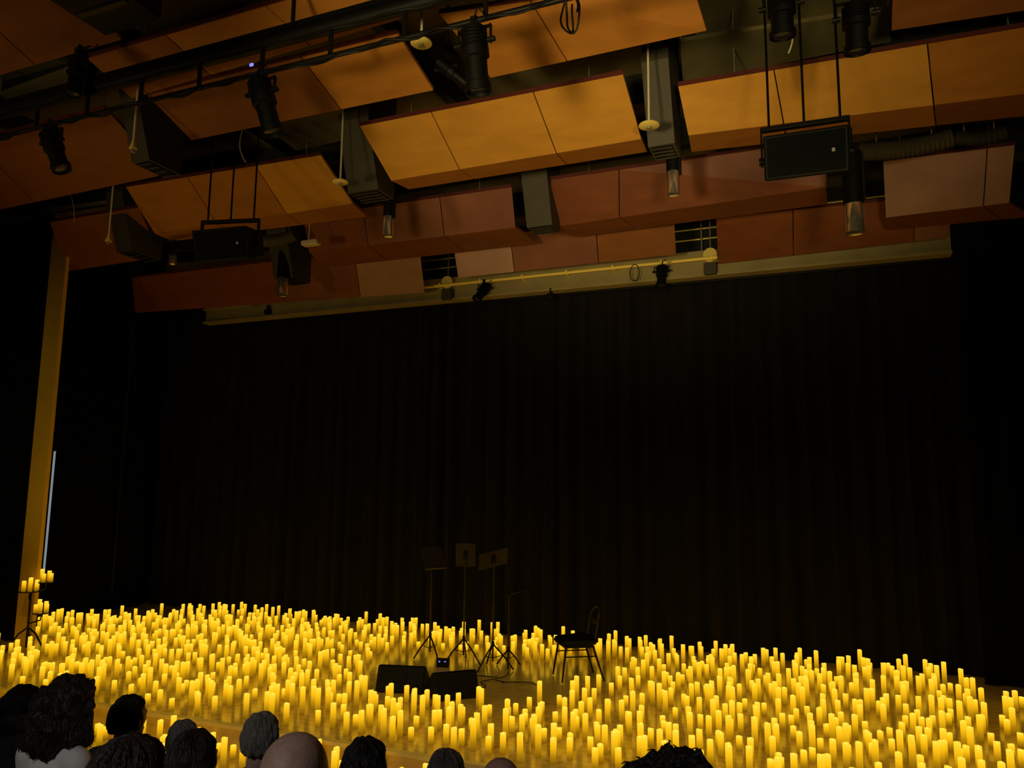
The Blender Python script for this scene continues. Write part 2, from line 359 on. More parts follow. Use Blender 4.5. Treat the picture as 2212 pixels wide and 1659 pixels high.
def rot_to(d): return Vector((0, 0, 1)).rotation_difference(Vector(d).normalized()).to_matrix()
def spotlight(top, d, L, r, label, led=False, group='stage spotlights on the near lighting bar', stem=None, yoke=.16):
    top = Vector(top); t = thing('spotlight', label, 'spotlight', top, group=group)
    d = Vector(d).normalized(); c = top+Vector((0, 0, -yoke)); R = rot_to(d)
    MB().obox(top+Vector((0, 0, -.015)), (.05, .06, .07)).tube(top+Vector((0, 0, -.04)), top+Vector((0, 0, -.07)), .012).build('clamp', 'blackm', t, bevel=.004)
    yk = MB(); w = r+.025
    for sx in (-1, 1): yk.obox(c+Vector((sx*w, 0, (yoke-.05)/2-.01)), (.008, .03, yoke-.03))
    yk.obox(top+Vector((0, 0, -.06)), (2*w+.008, .03, .008)); yk.build('yoke', 'blackm', t)
    prof = [(r*.35, -L*.42), (r*.75, -L*.40), (r*.85, -L*.3), (r*.85, -L*.12), (r*1.0, -L*.10), (r*1.0, L*.02), (r*.8, L*.04), (r*.8, L*.36), (r*.95, L*.38), (r*.95, L*.5), (r*.86, L*.5), (r*.84, L*.47)]
    b = MB().lathe(prof, c+d*L*.18, R, 20)
    for i in range(5):
        z = -L*.36+i*L*.05; b.lathe([(r*.9, z), (r*.98, z+.004), (r*.98, z+.010), (r*.9, z+.014)], c+d*L*.18, R, 18)
    b.build('lamp_body', 'black', t)
    MB().lathe([(r*.8, 0), (r*.6, .012), (r*.1, .018)], c+d*(L*.18+L*.46), R, 18).build('lens', 'lens', t)
    for sx in (-1, 1): MB().tube(c+Vector((sx*(w-.02), 0, 0)), c+Vector((sx*(w+.03), 0, 0)), .018, n=8).build('knob', 'black', t)
    cp = [c-d*L*.25+Vector((0, -.01, 0)), c-d*L*.33+Vector((.05, -.03, .06)), top+Vector((.10, -.03, -.02)), top+Vector((.16, -.02, .0))]
    MB().path(cp, .006, 6).build('cable', 'black', t)
    if led: MB().obox(c-d*L*.26+Vector((0, -.07, .06)), (.03, .01, .02)).build('indicator_light', 'led', t)
    if stem: MB().tube(top, (top.x, top.y, stem), .014, n=8).build('stem', 'blackm', t)
def onbar(px): return (hy(px, 290-px*.236, BY).x, BY, zl)
spotlight(onbar(116), (.42, .15, -1), .42, .085, 'leftmost black spotlight hanging from the lighting bar')
spotlight(onbar(568), (.24, .2, -1), .48, .092, 'black spotlight with a blue indicator on the lighting bar', led=True)
spotlight(onbar(1026), (.02, .2, -1), .48, .092, 'black spotlight under the bar below the round cream disc')
q = hy(172, 110, BY-.15)
spotlight((q.x, BY-.15, q.z), (.0, -.1, -1), .36, .07, 'black spotlight rising above the bar at far left', group='stage spotlights clamped above the bar', stem=CZ)
q = hy(965, 110, 5.6)
spotlight((q.x, 5.6, q.z), (.6, .4, -.5), .42, .06, 'slim black spotlight tilted beside the cream disc at top centre', group='stage spotlights clamped above the bar', stem=CZ)
q = hy(1686, -35, 5.0)
spotlight((q.x, 5.0, q.z), (0, .15, -1), .30, .09, 'black spotlight cut by the top edge above the right loudspeaker', group='stage spotlights at the top right', stem=CZ)
q = hy(1846, -15, 5.0)
spotlight((q.x, 5.0, q.z), (0, .15, -1), .34, .085, 'black spotlight at the top right, right of the loudspeaker cables', group='stage spotlights at the top right', stem=CZ)

# far bar over the curtain
FY = 11.22
fz = hy(1233, 588, FY).z; fx0 = hy(915, 622, FY).x; fx1 = hy(1550, 555, FY).x
t = thing('lighting_pipe', 'thin yellow pipe running in front of the pale bulkhead', 'pipe', ((fx0+fx1)/2, FY, fz))
MB().tube((fx0, FY, fz), (fx1, FY, fz), .026, n=12).build('pipe', 'yellowpipe', t)
k = fx0+.3
while k < fx1:
    MB().box((k, FY-.03, fz-.035), (k+.03, FY+.16, fz+.035)).build('pipe_clip', 'yellowpipe', t); k += .75
for px, lab, dd in ((1047, 'small black spotlight on the yellow pipe, tilted left', (-.35, -.45, -.8)), (1430, 'small black spotlight on the yellow pipe near its right end', (0, -.25, -1))):
    x = hy(px, 600, FY).x
    spotlight((x, FY, fz), dd, .38, .085, lab, group='small spotlights on the far pipe', yoke=.13)
for px, lab in ((968, 'round yellow pulley with a motor box at the left end of the pipe'), (1536, 'round yellow pulley with a motor box at the right end of the pipe')):
    x = hy(px, 600, 11.3).x; t = thing('pulley', lab, 'pulley', (x, 11.3, fz+.02), group='pulleys on the far pipe')
    MB().lathe([(.06, -.02), (.105, -.018), (.09, 0), (.105, .018), (.06, .02)], (x, 11.27, fz+.06), rot_to((0, 1, 0)), 24).build('wheel', 'disc', t)
    MB().box((x-.09, 11.23, fz-.24), (x+.09, 11.35, fz-.06)).build('motor_box', 'duct', t, bevel=.01)
    MB().tube((x, 11.3, fz+.1), (x, 11.3, CZ), .008, n=6).build('drop_wire', 'steel', t)
for i in range(3):
    z = hy(945, 575, 11.8).z+.02+i*.17
    tag(MB().tube((-10, 12.0, z), (2, 12.0, z), .012, n=8).build('wall_rod', 'yellowpipe', off=(-4, 12.0, z)), ['lowest', 'middle', 'topmost'][i]+' of the thin yellow rods seen in the gaps between far panels', 'rod', 'rods behind the far panels')
q = hy(1515, 510, 11.95)
tag(MB().tube((q.x, 11.95, fz), (q.x, 11.95, CZ), .012, n=8).build('upright_rod', 'steel', off=(q.x, 11.95, fz)), 'upright thin rod in the gap at the right end of the pipe', 'rod')
lp = [(hy(1372, 590, FY).x+.07*math.cos(a*.4), FY-.025, fz-.12+.13*math.sin(a*.4)) for a in range(17)]
tag(MB().path(lp, .007, 6).build('cable_loop', 'black', off=lp[0]), 'small black cable loop hanging from the yellow pipe', 'cable')
for px, py, lab in ((1188, 640, 'tiny projector bracket at the middle of the bulkhead'), (576, 674, 'tiny black lamp at the left end of the bulkhead')):
    q = hy(px, py, 11.28); t = thing('small_lamp', lab, 'lamp', q)
    MB().box((q.x-.05, 11.26, q.z-.04), (q.x+.05, 11.34, q.z+.05)).build('housing', 'blackp', t, bevel=.01)
    MB().box((q.x-.01, 11.29, q.z+.04), (q.x+.01, 11.378, q.z+.14)).build('bracket', 'blackm', t)

# ------------------------------------------------------------ hanging loudspeakers
def loudspeaker(pc, rz, w, h, label, roll=0):
    t = thing('loudspeaker', label, 'loudspeaker', pc, rz, 'loudspeakers hung from the ceiling', local=True)
    tilt = Matrix.Rotation(roll, 3, 'Y') @ Matrix.Rotation(math.radians(16), 3, 'X')
    def P(x, y, z): return tilt @ Vector((x, y, z))
    body = [P(-w/2, -.18, -h/2), P(-w/2, -.18, h/2), P(-w/2+.0, .18, h/2-.05), P(-w/2, .18, -h/2+.05)]
    MB().prism(body, tilt @ Vector((w, 0, 0))).build('cabinet', 'blackp', t, bevel=.015)
    MB().obox(P(0, -.186, 0), (w-.05, .012, h-.05), tilt).build('grille', 'mesh', t, bevel=.004)
    MB().obox(P(w/2-.11, -.194, .0), (.022, .006, .026), tilt).build('badge', 'badge', t)
    zt_ = h/2+.09
    y = MB()
    for s_ in (-1, 1): y.obox((s_*(w/2+.018), 0, zt_/2-.02), (.014, .05, zt_+.04))
    y.obox((0, 0, zt_), (w+.05, .05, .035)); y.build('yoke', 'blackm', t, bevel=.004)
    for s_ in (-1, 1): MB().tube((s_*(w/2), 0, 0), (s_*(w/2+.04), 0, 0), .03, n=10).build('knob', 'black', t)
    for fx in (-.43, 0, .43):
        MB().tube((fx*w, 0, zt_+.01), (fx*w, 0, CZ-pc.z), .010, n=6).build('suspension_cable', 'black', t)
loudspeaker(hy(495, 530, 6.05), math.radians(14), .60, .34, 'black loudspeaker hanging on three cables at the left, below the orange panel', roll=math.radians(-3))
loudspeaker(hy(1740, 338, 6.05), math.radians(2), .60, .34, 'black loudspeaker hanging on three cables at the right, under the long amber panel')
for (ax, ay, y, bend, lab) in ((522, 285, 6.3, -.05, 'short pale wire curling above the left loudspeaker'), (1695, 50, 5.6, .04, 'pale wire curling above the right loudspeaker'), (152, 418, 7.2, .03, 'short pale wire at the left above the dull orange panel')):
    a = hy(ax, ay, y); b = hy(ax+8, ay+65, y)
    pts = [a.lerp(b, s_/8)+Vector((bend*math.sin(s_/8*PI), 0, 0)) for s_ in range(9)]
    pts = [Vector((a.x, a.y, CZ))]+pts
    tag(MB().path(pts, .006, 6).build('loose_wire', 'white', off=a), lab, 'wire')

# ------------------------------------------------------------ cylinder downlights
def downlight(px, pyb, y, r, L, Lc, label):
    q = hy(px, pyb, y); t = thing('downlight', label, 'ceiling lamp', q, group='cylindrical downlights on stems')
    MB().lathe([(r*.80, .01), (r, 0), (r, Lc), (r*.96, Lc+.005)], q, n=24).build('chrome_sleeve', 'chrome', t)
    MB().lathe([(r*.78, .03), (r*.5, .05), (r*.2, .055)], q, n=20).build('bulb_recess', 'lens', t)
    MB().lathe([(r*1.04, Lc), (r*1.04, L), (r*.3, L+.01)], q, n=24).build('shroud', 'black', t)
    MB().tube(q+Vector((0, 0, L)), (q.x, q.y, CZ), .022, n=10).build('stem', 'blackm', t)
    MB().obox(q+Vector((r*1.1, 0, L*.7)), (.02, .05, L*.6)).build('side_bracket', 'blackm', t)
downlight(838, 510, 7.6, .062, .55, .24, 'chrome-tipped downlight left of the mauve-lit panel centre')
downlight(1455, 420, 7.6, .066, .52, .24, 'chrome-tipped downlight below the tall grey duct')
downlight(1847, 503, 7.75, .088, .80, .28, 'largest chrome-tipped downlight, right of the right loudspeaker')
downlight(610, 638, 9.2, .09, .72, .26, 'chrome-tipped downlight right of the left loudspeaker, lowest at the left')
downlight(373, 570, 8.0, .055, .30, .18, 'short chrome downlight beside the left loudspeaker')

def disc_rod(px, py, y, r, cone, label):
    q = hy(px, py, y); t = thing('hanging_disc', label, 'ceiling fitting', q, group='fittings on pale rods')
    if cone: MB().lathe([(r, 0), (r*.95, .01), (r*.4, .07), (r*.3, .10)], q, n=20).build('cone', 'disc', t)
    else: MB().lathe([(r*.9, -.006), (r, 0), (r*.96, .012), (r*.3, .03), (r*.15, .05)], q, n=28).build('disc', 'disc', t)
    MB().lathe([(.022, -.03), (.022, -.004)], q, n=12).build('nozzle', 'steel', t)
    MB().tube(q+Vector((0, 0, .03)), (q.x, q.y, CZ), .010, n=8).build('rod', 'white', t)
disc_rod(1402, 272, 6.6, .095, False, 'cream disc on a rod beside the tall grey duct')
disc_rod(735, 394, 6.6, .085, False, 'cream disc on a rod right of the left loudspeaker cables')
disc_rod(910, 94, 4.9, .085, False, 'cream disc at the top centre, above the lighting bar end')
disc_rod(234, 522, 6.6, .04, True, 'small cone fitting on a long rod above the ochre column')
disc_rod(287, 322, 4.9, .035, True, 'small cone fitting on a rod left of the grey duct')
q = hy(672, 525, 8.3); t = thing('emergency_lamp', 'small flat white lamp box hanging in front of the mauve-lit panel', 'lamp', q)
MB().box((q.x-.13, q.y-.06, q.z-.035), (q.x+.13, q.y+.06, q.z+.035)).build('casing', 'white', t, bevel=.015)
MB().tube(q+Vector((-.04, 0, .03)), (q.x-.04, q.y, CZ), .009, n=6).build('rod', 'white', t)
def flex(a, b, r, name, label, m='duct'):
    a = Vector(a); b = Vector(b); n = int((b-a).length/.022); pts = []; rr = []
    t = thing(name, label, 'duct', a)
    for i in range(n+1):
        pts.append(a.lerp(b, i/n)+Vector((0, 0, -.04*math.sin(PI*i/n)))); rr.append(r*(1 if i % 2 else .86))
    MB().path(pts, rr, 16).build('ribbed_hose', m, t)
    for k in (.2, .8):
        p = a.lerp(b, k); MB().tube(p+Vector((0, 0, r*.6)), (p.x, p.y, CZ), .006, n=6).build('hanger', 'steel', t)
flex(hy(1855, 328, 8.6), hy(2055, 298, 8.6), .10, 'flexible_duct', 'ribbed flexible duct behind the largest chrome downlight')
flex(hy(2062, 297, 8.6), hy(2170, 285, 8.6), .07, 'flexible_duct', 'dark narrow flexible duct at the right edge of the ceiling', 'joist')
flex(hy(560, 520, 8.4), hy(640, 506, 8.4), .09, 'flexible_duct', 'ribbed flexible duct just right of the left loudspeaker')
a = hy(115, 452, 7.6); b = hy(282, 430, 7.6)
tag(MB().tube(a, b, .035, n=12).build('pipe', 'steel', off=a), 'pale horizontal pipe at the left above the dull orange panel', 'pipe')
a = hy(370, 545, 7.9); b = hy(432, 535, 7.9)
tag(MB().path([a, a.lerp(b, .3)+Vector((0, 0, .05)), a.lerp(b, .6)+Vector((0, 0, .03)), b], .06, 12).build('pipe_elbow', 'black', off=a), 'black bent pipe left of the left loudspeaker', 'pipe')
for (A, B, C_, D, lab) in (((560, 265), (740, 235), (640, 325), (760, 300), 'grey-olive deck board above the orange panels at the left'),
                      ((1470, 90), (1920, 20), (1475, 180), (1925, 90), 'olive deck board between the top right panels'),
                      ((0, 205), (150, 150), (40, 235), (180, 200), 'olive deck board at the left above the lighting bar')):
    q = [hz(*A, 6.5), hz(*B, 6.5), hz(*D, 6.5), hz(*C_, 6.5)]
    t = thing('deck_board', lab, 'ceiling board', q[0])
    MB().prism(q, (0, 0, .04)).build('board', 'ceil', t, smooth=False)
    for k in (0, 1): MB().tube(q[k]+Vector((0, 0, .03)), (q[k].x, q[k].y, CZ), .01, n=6).build('hanger', 'steel', t)
q = hz(235, 40, 6.0); t = thing('dark_duct', 'black ventilation box between the panels in the top left', 'duct', q)
MB().box((q.x-.15, q.y-.6, 5.95), (q.x+.45, q.y+.1, CZ)).build('casing', 'joist', t, smooth=False)
for k in (.5, .2): MB().box((q.x-.1, q.y-k, 5.93), (q.x+.4, q.y-k+.05, 5.95)).build('slat', 'duct', t)

# ------------------------------------------------------------ candles
R0 = .0275
def candle_mesh(h, seed, r=R0, n=14):
    rnd = random.Random(seed); ph = rnd.random()*6
    prof = [(r, 0), (r, h*.25), (r, h*.5), (r, h*.75), (r, h-.004), (r*.95, h), (r*.78, h-.006), (r*.3, h-.012)]
    vs = []; fs = []; uv = []
    for i, (rr, z) in enumerate(prof):
        for k in range(n):
            a = 2*PI*k/n; dz = (.002*math.sin(a*2+ph)+.0014*math.sin(a*3+ph*2)) if i in (4, 5) else 0
            vs.append(Vector((rr*math.cos(a), rr*math.sin(a), z+dz))); uv.append(min(.96, z/h) if i < 6 else .96)
    for i in range(len(prof)-1):
        for k in range(n):
            k2 = (k+1) % n; fs.append((i*n+k, i*n+k2, (i+1)*n+k2, (i+1)*n+k))
    fs.append(tuple(reversed(range(n)))); fs.append(tuple((len(prof)-1)*n+k for k in range(n)))
    b = len(vs)
    for (rr, z) in ((.004, h-.014), (.006, h-.006), (.001, h+.003)):
        for k in range(6): vs.append(Vector((rr*math.cos(k*PI/3), rr*math.sin(k*PI/3), z))); uv.append(1)
    for i in range(2):
        for k in range(6): fs.append((b+i*6+k, b+i*6+(k+1) % 6, b+(i+1)*6+(k+1) % 6, b+(i+1)*6+k))
    return vs, fs, uv
def uvmesh(name, vs, fs, uv):
    me = bpy.data.meshes.new(name); me.from_pydata([tuple(p) for p in vs], [], fs); me.update()
    l = me.uv_layers.new(name='glow')
    for p in me.polygons:
        p.use_smooth = len(p.vertices) == 4
        for li in p.loop_indices: l.data[li].uv = (0, uv[me.loops[li].vertex_index])
    me.set_sharp_from_angle(angle=math.radians(50))
    me.materials.append(M['wax']); return me
HS = [.12, .15, .18, .21, .24, .27]
CM = [candle_mesh(h, i) for i, h in enumerate(HS)]
CME = [uvmesh('candle', *c) for c in CM]
def inpoly(x, y, P):
    c = False; j = len(P)-1
    for i in range(len(P)):
        if (P[i][1] > y) != (P[j][1] > y) and x < (P[j][0]-P[i][0])*(y-P[i][1])/(P[j][1]-P[i][1])+P[i][0]: c = not c
        j = i
    return c
FIELD = [(-90, 1384), (60, 1368), (130, 1345), (330, 1340), (480, 1322), (620, 1320), (900, 1342), (1300, 1378), (1550, 1396), (1800, 1424), (1990, 1445), (2070, 1490), (2130, 1515), (2300, 1530), (2300, 1760), (-90, 1760)]
HOLE = [(775, 1448), (845, 1412), (940, 1408), (1010, 1425), (1150, 1434), (1290, 1430), (1350, 1440), (1345, 1482), (1275, 1502), (1180, 1522), (1060, 1530), (880, 1516), (785, 1506)]
EQ = [(hz(928, 1424, 0), .3), (hz(1001, 1432, 0), .3), (hz(1064, 1446, 0), .3), (hz(56, 1402, 0), .33), (hz(870, 1494, 0), .36), (hz(978, 1506, 0), .38)]
pts = []; cell = {}
def try_pt(x, y, md):
    cx, cy = int(x//.2), int(y//.2)
    for i in (-1, 0, 1):
        for j in (-1, 0, 1):
            for q in cell.get((cx+i, cy+j), []):
                if (q[0]-x)**2+(q[1]-y)**2 < md*md: return False
    cell.setdefault((cx, cy), []).append((x, y)); return True
rnd = random.Random(11)
for _ in range(6000):
    x = rnd.uniform(-12.4, 3.3); y = rnd.uniform(EDGE+.12, 11.5)
    u, v_, zc = proj((x, y, 0))
    if not inpoly(u, v_, FIELD) or inpoly(u, v_, HOLE): continue
    if y < 6.8 and u < 700 and rnd.random() < .3: continue
    if 7.85 < y < 8.5 and x < -10.2: continue
    if any((x-e.x)**2+(y-e.y)**2 < rr_**2 for e, rr_ in EQ): continue
    if try_pt(x, y, .11 if rnd.random() < .3 else .165): pts.append((x, y, 0.0, zc))
low = []
for _ in range(4000):
    x = rnd.uniform(-9.3, -.5); y = rnd.uniform(5.74, EDGE-.13) if rnd.random() < .8 else rnd.uniform(5.0, 5.54)
    z = ZS if y > STEP else ZL
    u, v_, zc = proj((x, y, z))
    if proj((x, y, z+.2))[1] > 1655: continue
    if -60 < u < 1250 and try_pt(x, y, .15): low.append((x, y, z, zc))
low = low[:150]
allc = pts+low; allc.sort(key=lambda p: p[3])
vis = [p for p in allc if -5 < proj((p[0], p[1], p[2]+.1))[0] < 2217 and proj((p[0], p[1], p[2]+.1))[1] < 1650]
first = set(id(p) for p in vis[:300])
bulk_v = []; bulk_f = []; bulk_uv = []
for p in allc:
    k = rnd.choices(range(6), (3, 3, 3, 4, 4, 3))[0]; a = rnd.uniform(0, 6.28)
    if id(p) in first:
        o = bpy.data.objects.new('candle', CME[k]); COL.objects.link(o); o.location = p[:3]; o.rotation_euler = (0, 0, a)
        if p[2] < -.3: tag(o, 'lit yellow pillar candle on the low floor in front of the stage step', 'candle', 'candles on the floor before the stage')
        elif p[2] < 0: tag(o, 'lit yellow pillar candle on the step along the stage edge', 'candle', 'candles on the stage step')
        else: tag(o, 'lit yellow pillar candle in the nearer part of the stage candle field', 'candle', 'nearer candles on the stage floor')
    else:
        vs, fs, uv = CM[k]; b = len(bulk_v); ca, sa = math.cos(a), math.sin(a)
        bulk_v += [Vector((q.x*ca-q.y*sa+p[0], q.x*sa+q.y*ca+p[1], q.z+p[2])) for q in vs]
        bulk_f += [tuple(i+b for i in f) for f in fs]; bulk_uv += uv
o = bpy.data.objects.new('candle_field', uvmesh('candle_field', bulk_v, bulk_f, bulk_uv)); COL.objects.link(o)
tag(o, 'hundreds of lit yellow pillar candles across the farther stage floor', 'candles', 'farther candles on the stage floor', 'stuff')

# candle stand at far left
sp = hz(56, 1402, 0)
t = thing('candle_stand', 'dark metal tiered stand holding candles at the far left', 'candle stand', sp)
MB().tube(sp+Vector((0, 0, .02)), sp+Vector((0, 0, .9)), .016, n=10).build('post', 'blackm', t)
for k in range(3):
    a = k*2.09+.3; MB().path([sp+Vector((0, 0, .3)), sp+Vector((math.cos(a)*.12, math.sin(a)*.12, .22)), sp+Vector((math.cos(a)*.26, math.sin(a)*.26, .01))], .012, 8).build('leg', 'blackm', t)
RV = RM @ Vector((1, 0, 0)); RV.z = 0; RV.normalize()
plates = [(-.02, .80, .14, 6), (.20, .93, .10, 4), (.17, .50, .11, 5)]
ci = 0
for (dx, z, r, n) in plates:
    c = sp+RV*dx+Vector((0, 0, z))
    MB().lathe([(r, -.012), (r, .0), (r*.95, .0), (r*.9, -.004)], c, n=20).build('plate', 'blackm', t)
    MB().path([sp+Vector((0, 0, z-.15)), Vector((c.x, c.y, z-.10)), c+Vector((0, 0, -.01))], .01, 8).build('arm', 'blackm', t)
    for i in range(n):
        a = i*2*PI/n+.4; rr = r*.66
        o = bpy.data.objects.new('candle', CME[i % 3]); COL.objects.link(o); o.location = (c.x+rr*math.cos(a), c.y+rr*math.sin(a), c.z+.0015)
        tag(o, 'lit yellow pillar candle on the %s plate of the dark stand' % ['middle', 'topmost', 'lowest'][ci], 'candle', 'candles on the %s plate of the stand' % ['middle', 'topmost', 'lowest'][ci])
    ci += 1

# ------------------------------------------------------------ stage equipment
def tripod(t, h, spread=.28, zt=.32):
    for k in range(3):
        a = k*2*PI/3+.5; MB().path([(0, 0, zt), (math.cos(a)*spread*.55, math.sin(a)*spread*.55, zt*.52), (math.cos(a)*spread, math.sin(a)*spread, .01)], .010, 8).build('leg', 'blackm', t)
        MB().tube((0, 0, zt*.45), (math.cos(a)*spread*.5, math.sin(a)*spread*.5, zt*.58), .005, n=6).build('strut', 'blackm', t)
    MB().lathe([(.02, zt-.03), (.02, zt+.03)], n=12).build('collar', 'black', t)
    MB().lathe([(.012, .1), (.012, h*.6), (.008, h*.6), (.008, h)], n=10).build('pole', 'deskm', t)
def music_stand(px, py, h, rz, tilt, w, hh, label, paper=False, roll=0, spread=.28):
    q = hz(px, py, 0); t = thing('music_stand', label, 'music stand', q, rz, 'music stands on the stage', local=True)
    tripod(t, h, spread)
    R = Matrix.Rotation(roll, 3, 'Y') @ Matrix.Rotation(tilt, 3, 'X')
    c = Vector((0, -.02, h))
    d = MB().obox(c, (w, .004, hh), R); d.obox(c+R @ Vector((0, -.025, -hh/2)), (w, .05, .005), R); d.obox(c+R @ Vector((0, -.05, -hh/2+.008)), (w, .003, .016), R)
    d.build('desk', 'deskm', t)
    MB().obox(c+R @ Vector((0, .02, 0)), (.05, .03, .12), R).build('hinge', 'black', t)
    MB().path([c+R @ Vector((0, .02, 0)), (0, 0, h-.12)], .010, 8).build('arm', 'deskm', t)
    if paper: MB().obox(c+R @ Vector((0, -.01, .0)), (w*.8, .004, hh*.9), R).build('sheet_music', 'paper', t)
music_stand(928, 1424, 1.36, math.radians(62), -.4, .34, .32, 'leftmost music stand, its desk turned sideways', roll=.0, spread=.22)
music_stand(1001, 1432, 1.42, math.radians(200), -.22, .27, .32, 'tallest music stand with an upright narrow desk', True)
music_stand(1064, 1446, 1.40, math.radians(222), -.6, .40, .27, 'music stand with a tilted wide desk beside the microphone stand', True, .22)
q = hz(1098, 1440, 0); t = thing('microphone_stand', 'thin black microphone stand with a short boom left of the chair', 'microphone stand', q, YAW, local=True)
tripod(t, .92, .18, .22)
MB().tube((-.08, 0, .89), (.16, 0, .97), .007, n=8).build('boom', 'blackm', t)
MB().cap((.16, 0, .97), (.20, 0, .985), .018, .022).build('microphone', 'black', t)
MB().ball((0, 0, .92), .022).build('clutch', 'black', t)

# chair
q = hz(1243, 1466, 0)
t = thing('chair', 'black upholstered performer chair beside the music stands', 'chair', q, math.radians(124), local=True)
sm_ = MB(); n = 28; prof = [(.0, .415), (.19, .415), (.235, .435), (.25, .465), (.235, .495), (.17, .512), (.02, .516)]
vs = []; fs = []
for (r_, z) in prof:
    for k in range(n):
        a = 2*PI*k/n; cx, sy = math.cos(a), math.sin(a); s_ = 1/((abs(cx)**3.5+abs(sy)**3.5)**(1/3.5))
        vs.append(Vector((r_*s_*cx, r_*s_*sy*1.02, z-(.012*sy if z > .45 else 0))))
for i in range(len(prof)-1):
    for k in range(n): fs.append((i*n+k, i*n+(k+1) % n, (i+1)*n+(k+1) % n, (i+1)*n+k))
fs.append(tuple(range((len(prof)-1)*n, len(prof)*n)))
sm_.add(vs, fs).build('seat', 'blackp', t)
for sx in (-1, 1):
    MB().path([(sx*.18, .17, .42), (sx*.22, .23, .012)], [.014, .011], 10).build('leg', 'blackm', t)
    MB().path([(sx*.18, -.17, .42), (sx*.22, -.30, .012)], [.014, .011], 10).build('leg', 'blackm', t)
    MB().tube((sx*.195, .195, .30), (sx*.195, -.21, .30), .008, n=8).build('stretcher', 'blackm', t)
MB().box((-.19, -.19, .40), (.19, .19, .418)).build('seat_frame', 'blackm', t)
hoop = []
for i in range(25):
    a = PI*i/24; x_ = .17*math.cos(a); k = math.sin(a)
    hoop.append((x_, -.23-.06*k, .64+.22*k**.6))
hoop = [(.13, -.18, .42), (.16, -.21, .54)]+hoop+[(-.16, -.21, .54), (-.13, -.18, .42)]
MB().path(hoop, .010, 10).build('back_frame', 'deskm', t)
MB().ball((0, -.262, .70), (.160, .012, .05), Matrix.Rotation(.25, 3, 'X'), 24, 12).build('backrest', 'blackp', t)

# wedge monitors
def wedge(px, py, rz, w, label):
    q = hz(px, py, 0); t = thing('stage_monitor', label, 'stage monitor', q, rz, 'wedge monitors on the stage', local=True)
    poly = [(-w/2, -.14, .005), (-w/2, .26, .005), (-w/2, .28, .05), (-w/2, .02, .28), (-w/2, -.04, .28)]
    MB().prism(poly, (w, 0, 0)).build('cabinet', 'blackp', t, bevel=.015)
    R = Matrix.Rotation(-math.atan2(.23, .26), 3, 'X')
    MB().obox((0, .154, .170), (w-.05, .30, .01), R).build('grille', 'mesh', t)
    MB().obox((0, -.094, .15), (.16, .01, .06), Matrix.Rotation(-.35, 3, 'X')).build('handle', 'black', t)
    MB().lathe([(.02, 0), (.018, .02)], (w/2-.08, -.115, .08), rot_to((0, -1, 0)), 12).build('socket', 'blackm', t)
wedge(868, 1492, math.radians(14), .56, 'left wedge monitor speaker among the front candles')
wedge(980, 1506, math.radians(46), .52, 'right wedge monitor speaker below the music stands')
q = hz(957, 1440, 0); t = thing('stage_box', 'small black connector box with blue lights behind the monitors', 'stage box', q, .3, local=True)
MB().box((-.08, -.06, .003), (.08, .06, .10)).build('case', 'blackp', t, bevel=.006)
for k in (-.05, .025): MB().box((k, -.064, .07), (k+.022, -.058, .082)).build('indicator_light', 'led', t)
for i, (ax, ay, bx_, by, lab) in enumerate(((1100, 1450, 1020, 1494, 'black cable running from the microphone stand to the monitors'), (1070, 1470, 1160, 1478, 'loose black cable on the floor below the chair'), (950, 1460, 1075, 1462, 'black cable lying between the music stand feet'))):
    a = hz(ax, ay, .006); b = hz(bx_, by, .006); pp = []
    for k in range(25):
        s_ = k/24; p = a.lerp(b, s_); p.x += .10*math.sin(s_*PI)*math.sin(s_*9+i); p.y += .08*math.sin(s_*PI)*math.cos(s_*7+i); pp.append(p)
    tag(MB().path(pp, .005, 6).build('cable', 'black', off=a), lab, 'cable')

